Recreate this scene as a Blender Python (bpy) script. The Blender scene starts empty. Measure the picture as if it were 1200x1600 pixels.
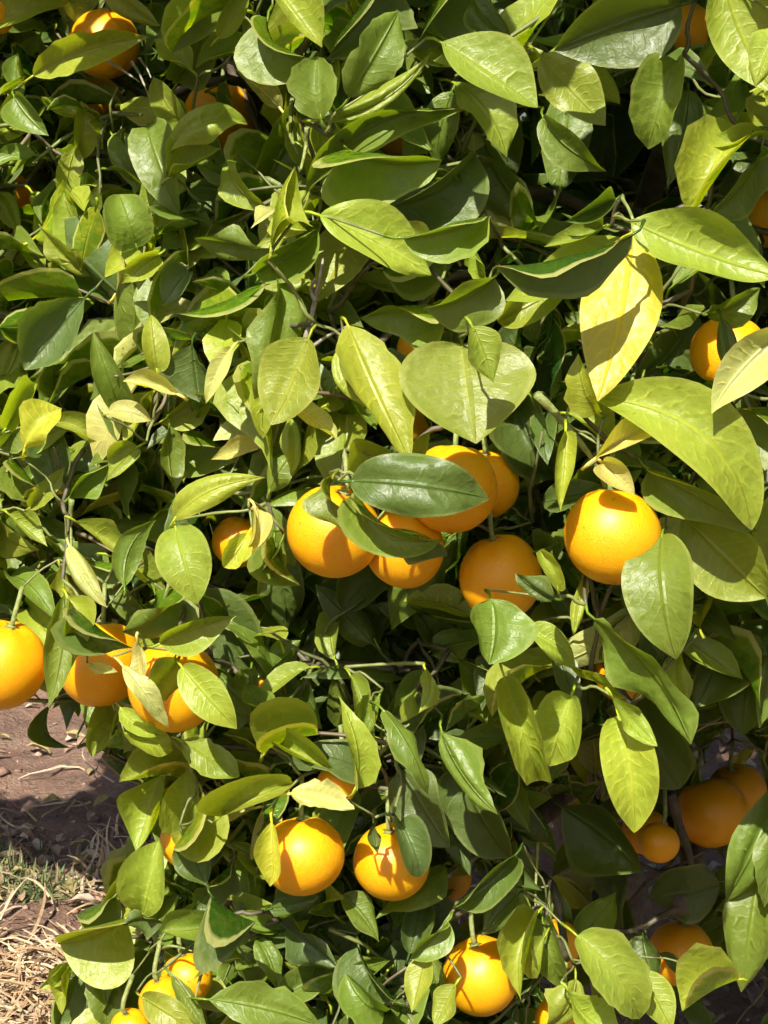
import bpy, math, random
import numpy as np
from mathutils import Vector, Matrix

# ------------------------------------------------------------------ camera, sky, sun, exposure
S = bpy.context.scene
COL = S.collection
F = 2800.0                      # focal length in photograph pixels (1200 x 1600)
CAM = Vector((0.0, 0.0, 1.30)); PITCH = math.radians(10.0)
cam = bpy.data.cameras.new('camera'); cam_o = bpy.data.objects.new('camera', cam); COL.objects.link(cam_o)
cam.sensor_fit = 'VERTICAL'; cam.sensor_height = 24.0; cam.lens = 24.0 * F / 1600.0
cam.clip_start = 0.05; cam.clip_end = 2000
cam_o.location = CAM; cam_o.rotation_euler = (math.pi/2 - PITCH, 0, 0)
S.camera = cam_o

SUN_EL, SUN_AZ = math.radians(48.0), math.radians(-163.0)      # azimuth clockwise from +Y
TO_SUN = Vector((math.sin(SUN_AZ)*math.cos(SUN_EL), math.cos(SUN_AZ)*math.cos(SUN_EL), math.sin(SUN_EL)))
w = bpy.data.worlds.new('World'); S.world = w; w.use_nodes = True
wn = w.node_tree.nodes; wl = w.node_tree.links
sky = wn.new('ShaderNodeTexSky'); sky.sky_type = 'NISHITA'; sky.sun_disc = False
sky.sun_elevation = SUN_EL; sky.sun_rotation = SUN_AZ; sky.dust_density = 3.0; sky.air_density = 1.0
wn['Background'].inputs['Strength'].default_value = 0.055
wl.new(sky.outputs[0], wn['Background'].inputs[0])
sl = bpy.data.lights.new('sun', 'SUN'); sl.energy = 5.0; sl.angle = math.radians(0.5); sl.color = (1.0, 0.94, 0.82)
so = bpy.data.objects.new('sun', sl); COL.objects.link(so)
so.rotation_euler = TO_SUN.to_track_quat('Z', 'Y').to_euler(); so.location = (-1, -3, 4)
S.view_settings.view_transform = 'Standard'; S.view_settings.look = 'None'
S.view_settings.gamma = 1.0; S.view_settings.use_curve_mapping = False
S.view_settings.exposure = 1.1
S.render.engine = 'CYCLES'
S.cycles.max_bounces = 5; S.cycles.transmission_bounces = 4; S.cycles.diffuse_bounces = 3; S.cycles.glossy_bounces = 2
S.cycles.use_adaptive_sampling = True; S.cycles.adaptive_threshold = 0.03; S.cycles.adaptive_min_samples = 12; S.cycles.use_denoising = True

RIGHT = Vector((1, 0, 0)); FWD = Vector((0, math.cos(PITCH), -math.sin(PITCH))); UPC = Vector((0, math.sin(PITCH), math.cos(PITCH)))
def at(px, py, d):
    return CAM + FWD*d + RIGHT*((px-600)/F*d) + UPC*((800-py)/F*d)
def proj(p):
    v = p - CAM; d = v.dot(FWD)
    if d < 0.05: return None
    return 600 + v.dot(RIGHT)/d*F, 800 - v.dot(UPC)/d*F, d
def sm(a, b, x):
    t = min(1, max(0, (x-a)/(b-a))); return t*t*(3-2*t)
def front(px, py):
    """distance of the crown's outer leaves: it bulges on the right, is hollow at lower right and falls back to the left"""
    d = 1.34 + 0.24*(1-sm(-50, 620, px)) + 0.12*sm(1000, 1300, py)
    d += 0.42*sm(820, 960, px)*sm(1120, 1260, py) + 0.14*math.exp(-((px-590)/200)**2-((py-1010)/110)**2)
    d += 0.040*math.sin(py/44.0 + px/150.0 + 1.6*math.sin(px/170.0))*0.8     # tiers of leaves overhang one another
    return d

# ------------------------------------------------------------------ materials
def mat(name):
    m = bpy.data.materials.new(name); m.use_nodes = True
    nt = m.node_tree; nt.nodes.clear()
    return m, nt
def N(nt, t, **kw):
    n = nt.nodes.new(t)
    for k, v in kw.items():
        if k in n.bl_rna.properties: setattr(n, k, v)
    return n
def math_n(nt, op, a, b=None, c=None, clamp=False):
    n = nt.nodes.new('ShaderNodeMath'); n.operation = op; n.use_clamp = clamp
    for i, v in enumerate((a, b, c)):
        if v is None: continue
        if isinstance(v, (int, float)): n.inputs[i].default_value = v
        else: nt.links.new(v, n.inputs[i])
    return n.outputs[0]
def mix_c(nt, fac, a, b, mode='MIX'):
    n = nt.nodes.new('ShaderNodeMix'); n.data_type = 'RGBA'; n.blend_type = mode
    for s, v in ((n.inputs['Factor'], fac), (n.inputs['A'], a), (n.inputs['B'], b)):
        pass
    ins = [i for i in n.inputs if i.enabled]
    # enabled sockets for RGBA: Factor, A, B
    for sck, v in zip(ins, (fac, a, b)):
        if isinstance(v, (int, float)): sck.default_value = v
        elif isinstance(v, tuple): sck.default_value = v if len(v) == 4 else v + (1,)
        else: nt.links.new(v, sck)
    return [o for o in n.outputs if o.enabled][0]
def ramp(nt, fac, stops):
    n = nt.nodes.new('ShaderNodeValToRGB'); e = n.color_ramp.elements
    while len(e) < len(stops): e.new(0.5)
    for el, (p, c) in zip(e, stops): el.position = p; el.color = tuple(c) + (1,)
    nt.links.new(fac, n.inputs[0]); return n.outputs[0]
def noise(nt, vec, scale, detail=3, rough=0.55):
    n = nt.nodes.new('ShaderNodeTexNoise'); n.inputs['Scale'].default_value = scale
    n.inputs['Detail'].default_value = detail; n.inputs['Roughness'].default_value = rough
    if vec is not None: nt.links.new(vec, n.inputs['Vector'])
    return n.outputs['Fac']

def leaf_material(name='leaf'):
    m, nt = mat(name); L = nt.links
    out = N(nt, 'ShaderNodeOutputMaterial')
    at_ = N(nt, 'ShaderNodeAttribute'); at_.attribute_name = 'tint'
    uv = N(nt, 'ShaderNodeUVMap'); uv.uv_map = 'blade'
    sp = N(nt, 'ShaderNodeSeparateXYZ'); L.new(uv.outputs[0], sp.inputs[0])
    u, v = sp.outputs[0], sp.outputs[1]                       # u: -1..1 across, v: 0..1 along
    au = math_n(nt, 'ABSOLUTE', u)
    geo = N(nt, 'ShaderNodeNewGeometry')
    pos = geo.outputs['Position']
    n1 = noise(nt, pos, 38, 2); n3 = noise(nt, pos, 130, 3, 0.65)
    # side veins run forward from the midrib
    wob = math_n(nt, 'MULTIPLY', n1, 0.26)
    ph = math_n(nt, 'ADD', math_n(nt, 'SUBTRACT', v, math_n(nt, 'MULTIPLY', math_n(nt, 'POWER', au, 1.2), 0.17)), wob)
    sn = math_n(nt, 'SINE', math_n(nt, 'MULTIPLY', ph, 66.0))
    vein = math_n(nt, 'POWER', math_n(nt, 'MULTIPLY_ADD', sn, 0.5, 0.5), 9.0)
    vein = math_n(nt, 'MULTIPLY', math_n(nt, 'MULTIPLY', vein, math_n(nt, 'MULTIPLY_ADD', n3, 3.0, -0.9, True)), math_n(nt, 'SUBTRACT', 1.0, math_n(nt, 'POWER', au, 3.0), None, True))
    mid = math_n(nt, 'SUBTRACT', 1.0, math_n(nt, 'DIVIDE', au, 0.085), None, True)
    rim = math_n(nt, 'MULTIPLY', math_n(nt, 'SUBTRACT', au, 0.865, None, True), 20.0, None, True)  # pale leaf margin, widened and lightened to paint edges catching the sun
    tint = at_.outputs['Color']
    pale = mix_c(nt, 1.0, tint, (1.7, 1.45, 1.5), 'MULTIPLY')
    deep = mix_c(nt, 1.0, tint, (0.52, 0.76, 0.75), 'MULTIPLY')
    yel = mix_c(nt, 1.0, tint, (1.55, 1.15, 0.75), 'MULTIPLY')
    c = mix_c(nt, math_n(nt, 'MULTIPLY_ADD', n1, 4.2, -1.6, True), deep, tint)
    c = mix_c(nt, math_n(nt, 'MULTIPLY', math_n(nt, 'MULTIPLY_ADD', n3, 3.5, -1.6, True), 0.8), c, yel)
    c = mix_c(nt, math_n(nt, 'MULTIPLY', vein, 0.26), c, pale)
    c = mix_c(nt, math_n(nt, 'MULTIPLY', mid, 0.75), c, mix_c(nt, 1.0, tint, (2.0, 1.7, 2.2), 'MULTIPLY'))
    c = mix_c(nt, math_n(nt, 'MULTIPLY', rim, 0.95), c, mix_c(nt, 0.6, pale, (0.50, 0.48, 0.19)))
    # blemishes and small scars
    spot = math_n(nt, 'GREATER_THAN', noise(nt, pos, 330, 0, 0.4), 0.80)
    c = mix_c(nt, math_n(nt, 'MULTIPLY', spot, 0.7), c, (0.10, 0.07, 0.025))
    tipb = math_n(nt, 'MULTIPLY', math_n(nt, 'MULTIPLY_ADD', v, 10.0, -9.1, True), math_n(nt, 'GREATER_THAN', n1, 0.52))
    c = mix_c(nt, math_n(nt, 'MULTIPLY', tipb, 0.7), c, (0.34, 0.25, 0.12))
    # paler, matt underside
    under = mix_c(nt, 0.35, mix_c(nt, 1.0, tint, (1.25, 1.15, 1.3), 'MULTIPLY'), (0.20, 0.23, 0.06))
    under = mix_c(nt, math_n(nt, 'MULTIPLY', math_n(nt, 'MAXIMUM', vein, mid), 0.4), under, pale)
    back = geo.outputs['Backfacing']
    c = mix_c(nt, math_n(nt, 'MULTIPLY', back, 0.8), c, under)
    p = N(nt, 'ShaderNodeBsdfPrincipled')
    L.new(c, p.inputs['Base Color'])
    rough = math_n(nt, 'ADD', math_n(nt, 'MULTIPLY_ADD', n3, 0.36, 0.03), math_n(nt, 'MULTIPLY', back, 0.25))
    L.new(rough, p.inputs['Roughness'])
    p.inputs['Specular IOR Level'].default_value = 0.55
    bmp = N(nt, 'ShaderNodeBump'); bmp.inputs['Strength'].default_value = 0.6; bmp.inputs['Distance'].default_value = 0.0022
    hgt = math_n(nt, 'ADD', math_n(nt, 'MULTIPLY', vein, -0.22), math_n(nt, 'MULTIPLY_ADD', n1, 3.2, math_n(nt, 'MULTIPLY', n3, 0.8)))
    hgt = math_n(nt, 'SUBTRACT', hgt, math_n(nt, 'MULTIPLY', mid, 0.9))
    L.new(hgt, bmp.inputs['Height']); L.new(bmp.outputs[0], p.inputs['Normal'])
    tr = N(nt, 'ShaderNodeBsdfTranslucent')
    tc = mix_c(nt, 1.0, c, (1.5, 1.5, 0.2), 'MULTIPLY')
    L.new(tc, tr.inputs['Color'])
    mx = N(nt, 'ShaderNodeMixShader'); mx.inputs[0].default_value = 0.40
    L.new(p.outputs[0], mx.inputs[1]); L.new(tr.outputs[0], mx.inputs[2]); L.new(mx.outputs[0], out.inputs[0])
    return m

def peel_material():
    m, nt = mat('orange_peel'); L = nt.links
    out = N(nt, 'ShaderNodeOutputMaterial'); p = N(nt, 'ShaderNodeBsdfPrincipled')
    tc = N(nt, 'ShaderNodeTexCoord'); o = tc.outputs['Object']
    oi = N(nt, 'ShaderNodeObjectInfo')
    n1 = noise(nt, o, 22, 3); n2 = noise(nt, o, 90, 4)
    c = mix_c(nt, math_n(nt, 'MULTIPLY_ADD', n1, 2.0, -0.5, True), (0.66, 0.300, 0.002), (0.70, 0.365, 0.003))
    c = mix_c(nt, math_n(nt, 'MULTIPLY', oi.outputs['Random'], 0.35), c, (0.70, 0.28, 0.002))
    blem = math_n(nt, 'GREATER_THAN', noise(nt, o, 130, 2, 0.4), 0.74)
    c = mix_c(nt, math_n(nt, 'MULTIPLY', blem, 0.45), c, (0.30, 0.13, 0.02))
    vo = N(nt, 'ShaderNodeTexVoronoi'); vo.inputs['Scale'].default_value = 620; L.new(o, vo.inputs['Vector'])
    pore = math_n(nt, 'SUBTRACT', 1.0, math_n(nt, 'MULTIPLY', vo.outputs['Distance'], 2.2), None, True)
    c = mix_c(nt, math_n(nt, 'MULTIPLY', pore, 0.14), c, (0.50, 0.15, 0.002))
    L.new(c, p.inputs['Base Color'])
    L.new(math_n(nt, 'MULTIPLY_ADD', n2, 0.2, 0.33), p.inputs['Roughness'])
    p.inputs['Specular IOR Level'].default_value = 0.45
    p.inputs['Subsurface Weight'].default_value = 0.6; p.inputs['Subsurface Radius'].default_value = (1.0, 0.42, 0.06); p.inputs['Subsurface Scale'].default_value = 0.012
    bm = N(nt, 'ShaderNodeBump'); bm.inputs['Strength'].default_value = 0.3; bm.inputs['Distance'].default_value = 0.0005
    h = math_n(nt, 'SUBTRACT', math_n(nt, 'MULTIPLY', n2, 1.4), pore)
    L.new(h, bm.inputs['Height']); L.new(bm.outputs[0], p.inputs['Normal'])
    L.new(p.outputs[0], out.inputs[0]); return m

def bark_material(name, a, b, scale=60, rough=0.85):
    m, nt = mat(name); L = nt.links
    out = N(nt, 'ShaderNodeOutputMaterial'); p = N(nt, 'ShaderNodeBsdfPrincipled')
    g = N(nt, 'ShaderNodeNewGeometry')
    n1 = noise(nt, g.outputs['Position'], scale, 5, 0.65)
    L.new(mix_c(nt, math_n(nt, 'MULTIPLY_ADD', n1, 2.4, -0.7, True), a, b), p.inputs['Base Color'])
    p.inputs['Roughness'].default_value = rough
    bm = N(nt, 'ShaderNodeBump'); bm.inputs['Strength'].default_value = 0.6; bm.inputs['Distance'].default_value = 0.003
    L.new(n1, bm.inputs['Height']); L.new(bm.outputs[0], p.inputs['Normal'])
    L.new(p.outputs[0], out.inputs[0]); return m

def soil_material():
    m, nt = mat('soil'); L = nt.links
    out = N(nt, 'ShaderNodeOutputMaterial'); p = N(nt, 'ShaderNodeBsdfPrincipled')
    g = N(nt, 'ShaderNodeNewGeometry'); P = g.outputs['Position']
    big = noise(nt, P, 1.7, 4, 0.6); medn = noise(nt, P, 9, 5, 0.6); fine = noise(nt, P, 70, 6, 0.7)
    c = ramp(nt, medn, [(0.30, (0.17, 0.112, 0.090)), (0.5, (0.30, 0.180, 0.128)), (0.72, (0.42, 0.28, 0.21))])
    c = mix_c(nt, math_n(nt, 'MULTIPLY_ADD', big, 3.0, -1.2, True), c, (0.36, 0.20, 0.135))
    c = mix_c(nt, math_n(nt, 'MULTIPLY_ADD', fine, 2.6, -1.15, True), c, (0.40, 0.29, 0.22))
    c = mix_c(nt, math_n(nt, 'MULTIPLY_ADD', fine, -4.0, 1.5, True), c, (0.12, 0.08, 0.065))
    L.new(c, p.inputs['Base Color']); p.inputs['Roughness'].default_value = 0.95
    p.inputs['Specular IOR Level'].default_value = 0.15
    bm = N(nt, 'ShaderNodeBump'); bm.inputs['Strength'].default_value = 1.0; bm.inputs['Distance'].default_value = 0.04
    L.new(math_n(nt, 'ADD', fine, medn), bm.inputs['Height']); L.new(bm.outputs[0], p.inputs['Normal'])
    L.new(p.outputs[0], out.inputs[0]); return m

def tint_material(name, rough=0.8, transl=0.25):
    m, nt = mat(name); L = nt.links
    out = N(nt, 'ShaderNodeOutputMaterial'); p = N(nt, 'ShaderNodeBsdfPrincipled')
    a = N(nt, 'ShaderNodeAttribute'); a.attribute_name = 'tint'
    g = N(nt, 'ShaderNodeNewGeometry')
    n1 = noise(nt, g.outputs['Position'], 120, 4)
    c = mix_c(nt, 1.0, a.outputs['Color'], ramp(nt, n1, [(0.3, (0.7, 0.68, 0.62)), (0.7, (1.15, 1.12, 1.05))]), 'MULTIPLY')
    L.new(c, p.inputs['Base Color']); p.inputs['Roughness'].default_value = rough
    tr = N(nt, 'ShaderNodeBsdfTranslucent'); L.new(c, tr.inputs['Color'])
    mx = N(nt, 'ShaderNodeMixShader'); mx.inputs[0].default_value = transl
    L.new(p.outputs[0], mx.inputs[1]); L.new(tr.outputs[0], mx.inputs[2]); L.new(mx.outputs[0], out.inputs[0])
    return m

M_LEAF = leaf_material(); M_PEEL = peel_material(); M_SOIL = soil_material()
M_BARK = bark_material('bark', (0.050, 0.036, 0.026), (0.15, 0.115, 0.085), 60)
M_DEAD = bark_material('dead_wood', (0.15, 0.125, 0.10), (0.36, 0.32, 0.27), 150)
M_CALYX = bark_material('green_stalk', (0.10, 0.14, 0.03), (0.26, 0.28, 0.09), 200, 0.55)
M_STRAW = tint_material('straw', 0.7, 0.2); M_GRASS = tint_material('grass', 0.6, 0.35); M_CLOD = tint_material('clod', 0.95, 0.0)
M_TWIG = tint_material('twig', 0.6, 0.0)

# ------------------------------------------------------------------ mesh helpers
class Buf:
    def __init__(s): s.v = []; s.f = []; s.uv = []; s.t = []; s.n = 0
    def add(s, V, Fc, UV, tint):
        s.v.append(V); k = s.n; s.f += [tuple([i + k for i in f]) for f in Fc]; s.uv.append(UV)
        s.t.append(np.tile(np.array(tuple(tint)[:3] + (1.0,)), (len(V), 1))); s.n += len(V)
    def mesh(s, name, origin=None):
        V = np.vstack(s.v)
        if origin is not None: V = V - np.array(origin)
        me = bpy.data.meshes.new(name); me.from_pydata(V.tolist(), [], s.f)
        a = me.color_attributes.new('tint', 'FLOAT_COLOR', 'POINT'); a.data.foreach_set('color', np.vstack(s.t).astype(np.float32).ravel())
        UV = np.vstack(s.uv); li = np.empty(len(me.loops), dtype=np.int32); me.loops.foreach_get('vertex_index', li)
        ul = me.uv_layers.new(name='blade'); ul.data.foreach_set('uv', UV[li].astype(np.float32).ravel())
        me.polygons.foreach_set('use_smooth', np.ones(len(me.polygons), dtype=bool)); me.update()
        return me
    def build(s, name, m, parent=None, origin=None, kind=None):
        o = bpy.data.objects.new(name, s.mesh(name, origin)); COL.objects.link(o); o.data.materials.append(m)
        if origin is not None: o.location = origin
        if parent is not None:
            o.parent = parent; o.matrix_parent_inverse = Matrix.Translation(-parent.location)
        if kind: o['kind'] = kind
        return o

def empty(name, loc, label, cat, group=None):
    o = bpy.data.objects.new(name, None); COL.objects.link(o); o.location = loc; o.empty_display_size = 0.05
    o['label'] = label; o['category'] = cat
    if group: o['group'] = group
    return o

def nrm(a):
    a = np.asarray(a, float); return a / (math.sqrt(a[0]*a[0]+a[1]*a[1]+a[2]*a[2]) + 1e-12)
def crs(a, b): return np.array((a[1]*b[2]-a[2]*b[1], a[2]*b[0]-a[0]*b[2], a[0]*b[1]-a[1]*b[0]))

_tf = {}
def tube(pts, radii, sides=5, jit=0.0, rng=random):
    P_ = np.array(pts, float); n = len(P_); tg = np.empty_like(P_)
    tg[1:-1] = P_[2:]-P_[:-2]; tg[0] = P_[1]-P_[0]; tg[-1] = P_[-1]-P_[-2]; tg = tg/(np.sqrt((tg*tg).sum(1))[:, None]+1e-12)
    ref = np.array((0.31, 0.17, 0.93)); mean = nrm(P_[-1]-P_[0])
    if abs(mean @ ref) > 0.9: ref = np.array((1., 0.05, 0))
    a = crs(tg.T, ref[:, None]*np.ones((1, n))).T; a = a/(np.sqrt((a*a).sum(1))[:, None]+1e-12); b = crs(tg.T, a.T).T
    an = 2*math.pi*np.arange(sides)/sides; r = np.array(radii, float)[:, None]*np.ones((1, sides))
    if jit: r = r*(1 + jit*(np.array([rng.random() for _ in range(n*sides)]).reshape(n, sides)*2-1))
    V = (P_[:, None, :] + a[:, None, :]*(np.cos(an)*r)[:, :, None] + b[:, None, :]*(np.sin(an)*r)[:, :, None]).reshape(-1, 3)
    UV = np.stack((np.full(n*sides, 0.5), np.repeat(np.arange(n)/(n-1), sides)), 1)
    if (n, sides) not in _tf:
        Fc = [(i*sides+k, i*sides+(k+1) % sides, (i+1)*sides+(k+1) % sides, (i+1)*sides+k) for i in range(n-1) for k in range(sides)]
        _tf[n, sides] = Fc + [tuple(range(sides))[::-1], tuple((n-1)*sides+k for k in range(sides))]
    return V, _tf[n, sides], UV

def spline(ctrl, n):
    """Catmull-Rom through the control points"""
    c = [np.array(p, float) for p in ctrl]; c = [2*c[0]-c[1]] + c + [2*c[-1]-c[-2]]; out = []
    segs = len(c)-3
    for i in range(n):
        s = i/(n-1)*segs; k = min(int(s), segs-1); t = s-k; p0, p1, p2, p3 = c[k:k+4]
        out.append(0.5*((2*p1) + (-p0+p2)*t + (2*p0-5*p1+4*p2-p3)*t*t + (-p0+3*p1-3*p2+p3)*t**3))
    return out

def unit_rows(M): return M/(np.linalg.norm(M, axis=1, keepdims=True)+1e-12)
_faces = {}
def grid_faces(nt, ns):
    if (nt, ns) not in _faces:
        _faces[nt, ns] = [(i*(ns+1)+j, i*(ns+1)+j+1, (i+1)*(ns+1)+j+1, (i+1)*(ns+1)+j) for i in range(nt) for j in range(ns)]
    return _faces[nt, ns]
def blade(B, T, Nn, width, bow=0., arch=0.08, fold=12., cup=0., wave=0.03, twist=0., nt=12, ns=6, petiole=0.0, pk=0.42, tipe=0.85, rng=random, notch=0, curl=0.0):
    """one leaf: a bent, folded, waved blade from base B to tip T, facing Nn; a stalk grows back from the base"""
    B = np.array(B, float); T = np.array(T, float); Nn = np.array(Nn, float)
    ax = T-B; Ln = np.linalg.norm(ax); ax /= Ln
    Nn = nrm(Nn - ax*(Nn @ ax)); side = crs(Nn, ax)          # left of the axis when the upper face looks at you
    P1 = (B+T)/2 + side*(bow*Ln*2) + Nn*(arch*Ln*2)
    fold = math.radians(fold); p1, p2 = rng.uniform(0, 6.28), rng.uniform(0, 6.28)
    a = pk/(1-pk)*tipe; pkv = (pk**a)*((1-pk)**tipe)
    k1 = rng.uniform(0.9, 2.4); asym = rng.uniform(-0.10, 0.10)
    i = np.arange(nt+1)/nt; t = 0.6*(0.5-0.5*np.cos(np.pi*i)) + 0.4*i; tc = t[:, None]
    C = (1-tc)**2*B + 2*tc*(1-tc)*P1 + tc*tc*T
    tg = unit_rows(2*(1-tc)*(P1-B) + 2*tc*(T-P1))
    n = unit_rows(Nn - tg*(tg @ Nn)[:, None]); sd = crs(n.T, tg.T).T
    tw = (twist*(t-0.4))[:, None]; sd, n = sd*np.cos(tw)+n*np.sin(tw), n*np.cos(tw)-sd*np.sin(tw)
    h = 0.5*width*np.maximum(0.018, (np.maximum(t, 1e-6)**a)*(np.maximum(1-t, 0)**tipe)/pkv)
    u = -1 + 2*np.arange(ns+1)/ns; au = np.abs(u)[None, :]; sg = np.sign(u)[None, :]
    hh = h[:, None]*(1+asym*sg)
    if notch: hh = hh*np.where(au > 0.9, 1+0.05*np.sin(37*tc+p1)-0.22*np.exp(-((tc-0.3-0.06*p2)/0.05)**2)*(sg > 0), 1.0)
    fl = fold*(1-0.45*tc)
    lat = hh*au*np.cos(fl); lift = hh*au*np.sin(fl) + cup*hh*au*au
    lift = lift + wave*Ln*au**1.5*np.sin(6.283*k1*tc + np.where(sg > 0, p1, p2))*np.minimum(1, h[:, None]/(0.2*width+1e-9))
    lift = lift + (curl*hh*np.maximum(0, au-0.55)*2.0)*(0.5+0.5*np.sin(6.283*0.8*tc+p2)); lat = lat*(1-0.25*abs(curl)*np.maximum(0, au-0.55))
    V = (C[:, None, :] + sd[:, None, :]*(lat*sg)[:, :, None] + n[:, None, :]*lift[:, :, None]).reshape(-1, 3)
    UV = np.stack(np.broadcast_arrays(u[None, :], tc), 2).reshape(-1, 2)
    Fc = grid_faces(nt, ns); end = B
    if petiole > 0:
        d0 = nrm(P1-B); end = B - d0*petiole*0.75 - Nn*petiole*0.45
        tv, tf, tu = tube([B+d0*0.004, B-d0*petiole*0.4-Nn*petiole*0.1, end], [0.0010, 0.0012, 0.0015], 4)
        tu[:, 0] = 0.0
        Fc = Fc + [tuple(k+len(V) for k in f) for f in tf]; V = np.vstack((V, tv)); UV = np.vstack((UV, tu))
    return V, Fc, UV, end

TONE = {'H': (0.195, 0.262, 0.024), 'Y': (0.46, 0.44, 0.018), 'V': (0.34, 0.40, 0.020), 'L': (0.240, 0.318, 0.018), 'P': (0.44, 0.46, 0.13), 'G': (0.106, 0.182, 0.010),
        'D': (0.040, 0.090, 0.008), 'B': (0.050, 0.105, 0.024)}  # D: dark green, mostly standing in for leaves in shadow
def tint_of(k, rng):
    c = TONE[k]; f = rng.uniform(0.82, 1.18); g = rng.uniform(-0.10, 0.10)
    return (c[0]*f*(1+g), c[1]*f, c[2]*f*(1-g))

# ------------------------------------------------------------------ ground
rng = random.Random(11); nr = np.random.RandomState(5)
def vnoise(x, y, seed):
    """smooth value noise on arrays"""
    xi = np.floor(x).astype(np.int64); yi = np.floor(y).astype(np.int64); fx = x-xi; fy = y-yi
    fx = fx*fx*(3-2*fx); fy = fy*fy*(3-2*fy)
    def hsh(a, b):
        n = (a*374761393 + b*668265263 + seed*1442695041) & 0x7fffffff
        n = ((n ^ (n >> 13))*1274126177) & 0x7fffffff
        return ((n ^ (n >> 16)) & 0xffff)/65535.0
    return (hsh(xi, yi)*(1-fx)+hsh(xi+1, yi)*fx)*(1-fy) + (hsh(xi, yi+1)*(1-fx)+hsh(xi+1, yi+1)*fx)*fy - 0.5
def ground_z(x, y):
    x = np.asarray(x, float); y = np.asarray(y, float)
    z = 0.06*vnoise(x*1.1, y*1.1, 1) + 0.045*vnoise(x*3.7, y*3.7, 2) + 0.030*vnoise(x*11, y*11, 3) + 0.018*vnoise(x*27, y*27, 4)
    fade = np.clip((14-np.hypot(x, y-4))/6, 0, 1)
    return z*fade
xs = np.concatenate((-np.geomspace(400, 3.2, 14), np.linspace(-2.9, 2.4, 210), np.geomspace(2.7, 400, 14)))
ys = np.concatenate((-np.geomspace(400, 1.0, 12), np.linspace(-0.5, 1.5, 8), np.linspace(1.8, 7.5, 230), np.geomspace(7.8, 600, 22)))
X, Y = np.meshgrid(xs, ys); Z = ground_z(X, Y)
nx, ny = len(xs), len(ys)
q = (np.arange(ny-1)[:, None]*nx + np.arange(nx-1)[None, :]).ravel()
me = bpy.data.meshes.new('ground'); me.from_pydata(np.stack((X.ravel(), Y.ravel(), Z.ravel()), 1).tolist(), [], np.stack((q, q+1, q+nx+1, q+nx), 1).tolist())
me.polygons.foreach_set('use_smooth', np.ones(len(me.polygons), dtype=bool)); me.materials.append(M_SOIL)
go = bpy.data.objects.new('ground', me); COL.objects.link(go); go['kind'] = 'structure'
go['label'] = 'bare red brown orchard soil under and behind the tree'; go['category'] = 'ground'
def gpt(px, py):
    d = at(px, py, 1.0) - CAM; t = -CAM.z/d.z; p = CAM + d*t
    return p.x, p.y

def scatter_blades(name, m, spots, length, width, colours, label, cat, curl, lift):
    b = Buf()
    for (x, y) in spots:
        L0 = length*rng.uniform(0.5, 1.4); an = rng.uniform(0, 6.28); z0 = float(ground_z(x, y)); el = rng.uniform(*lift)
        p = np.array((x, y, z0 - 0.004)); pts = [p]; d = np.array((math.cos(an)*math.cos(el), math.sin(an)*math.cos(el), math.sin(el)))
        kx = rng.uniform(-curl, curl); kz = -rng.uniform(0.1, 1.0)*curl*0.7
        for i in range(5):
            p = p + d*L0/5; pts.append(p)
            rot = Matrix.Rotation(kx/5, 3, 'Z'); d = np.array(rot @ Vector(d)); d[2] += kz/5; d = nrm(d)
            if p[2] < z0+0.006: d[2] = abs(d[2])*0.3
        sd = nrm(crs(pts[-1]-pts[0], (0.2, 0.1, 1))); V = []
        for i, p in enumerate(pts):
            ww = width*rng.uniform(0.8, 1.2)*(1-0.75*(i/5)**2); V += [p-sd*ww/2, p+sd*ww/2 + np.array((0, 0, ww*0.4))]
        Fc = [(2*i, 2*i+1, 2*i+3, 2*i+2) for i in range(5)]
        c = rng.choice(colours); f = rng.uniform(0.7, 1.25)
        b.add(np.array(V), Fc, np.zeros((12, 2)), (c[0]*f, c[1]*f, c[2]*f))
    o = b.build(name, m, kind='stuff'); o['label'] = label; o['category'] = cat
    return o
def spots_px(n, x0, x1, y0, y1, fn=None):
    out = []
    while len(out) < n:
        px, py = rng.uniform(x0, x1), rng.uniform(y0, y1)
        if fn and rng.random() > fn(px, py): continue
        out.append(gpt(px, py))
    return out
def straw_density(px, py):
    edge = 1490 + 25*math.sin(px*0.03) + 0.25*max(0, px)*0.2
    a = sm(edge-15, edge+40, py)
    return max(a, 0.35*sm(80, 200, px)*sm(1270, 1340, py)*sm(1470, 1400, py), 0.05*sm(1120, 1250, py))
STRAW = [(0.50, 0.37, 0.22), (0.42, 0.29, 0.17), (0.56, 0.45, 0.30), (0.33, 0.21, 0.13), (0.60, 0.50, 0.36)]
scatter_blades('dry_grass', M_STRAW, spots_px(5200, -260, 420, 1150, 1720, straw_density), 0.11, 0.0062, STRAW,
               'pale curled dry grass strewn over the soil at lower left', 'dry grass', 2.6, (0.0, 0.9))
scatter_blades('dry_stubble', M_STRAW, spots_px(1100, 420, 1300, 1100, 1720, lambda x, y: 0.5), 0.06, 0.004, STRAW,
               'scattered dry stalks on the shaded soil beneath the tree', 'dry grass', 2.0, (0.0, 0.5))
def green_density(px, py):
    return 0.8*math.exp(-((px-12)/50)**2-((py-1372)/30)**2) + 0.55*math.exp(-((px-85)/50)**2-((py-1392)/20)**2)
scatter_blades('green_grass', M_GRASS, spots_px(1000, -160, 200, 1300, 1440, green_density), 0.042, 0.0055,
               [(0.10, 0.15, 0.05), (0.16, 0.22, 0.08), (0.24, 0.24, 0.12), (0.36, 0.28, 0.17)], 'small patch of green weeds in the soil at the left edge', 'grass', 1.0, (0.6, 1.5))
b = Buf()
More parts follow.
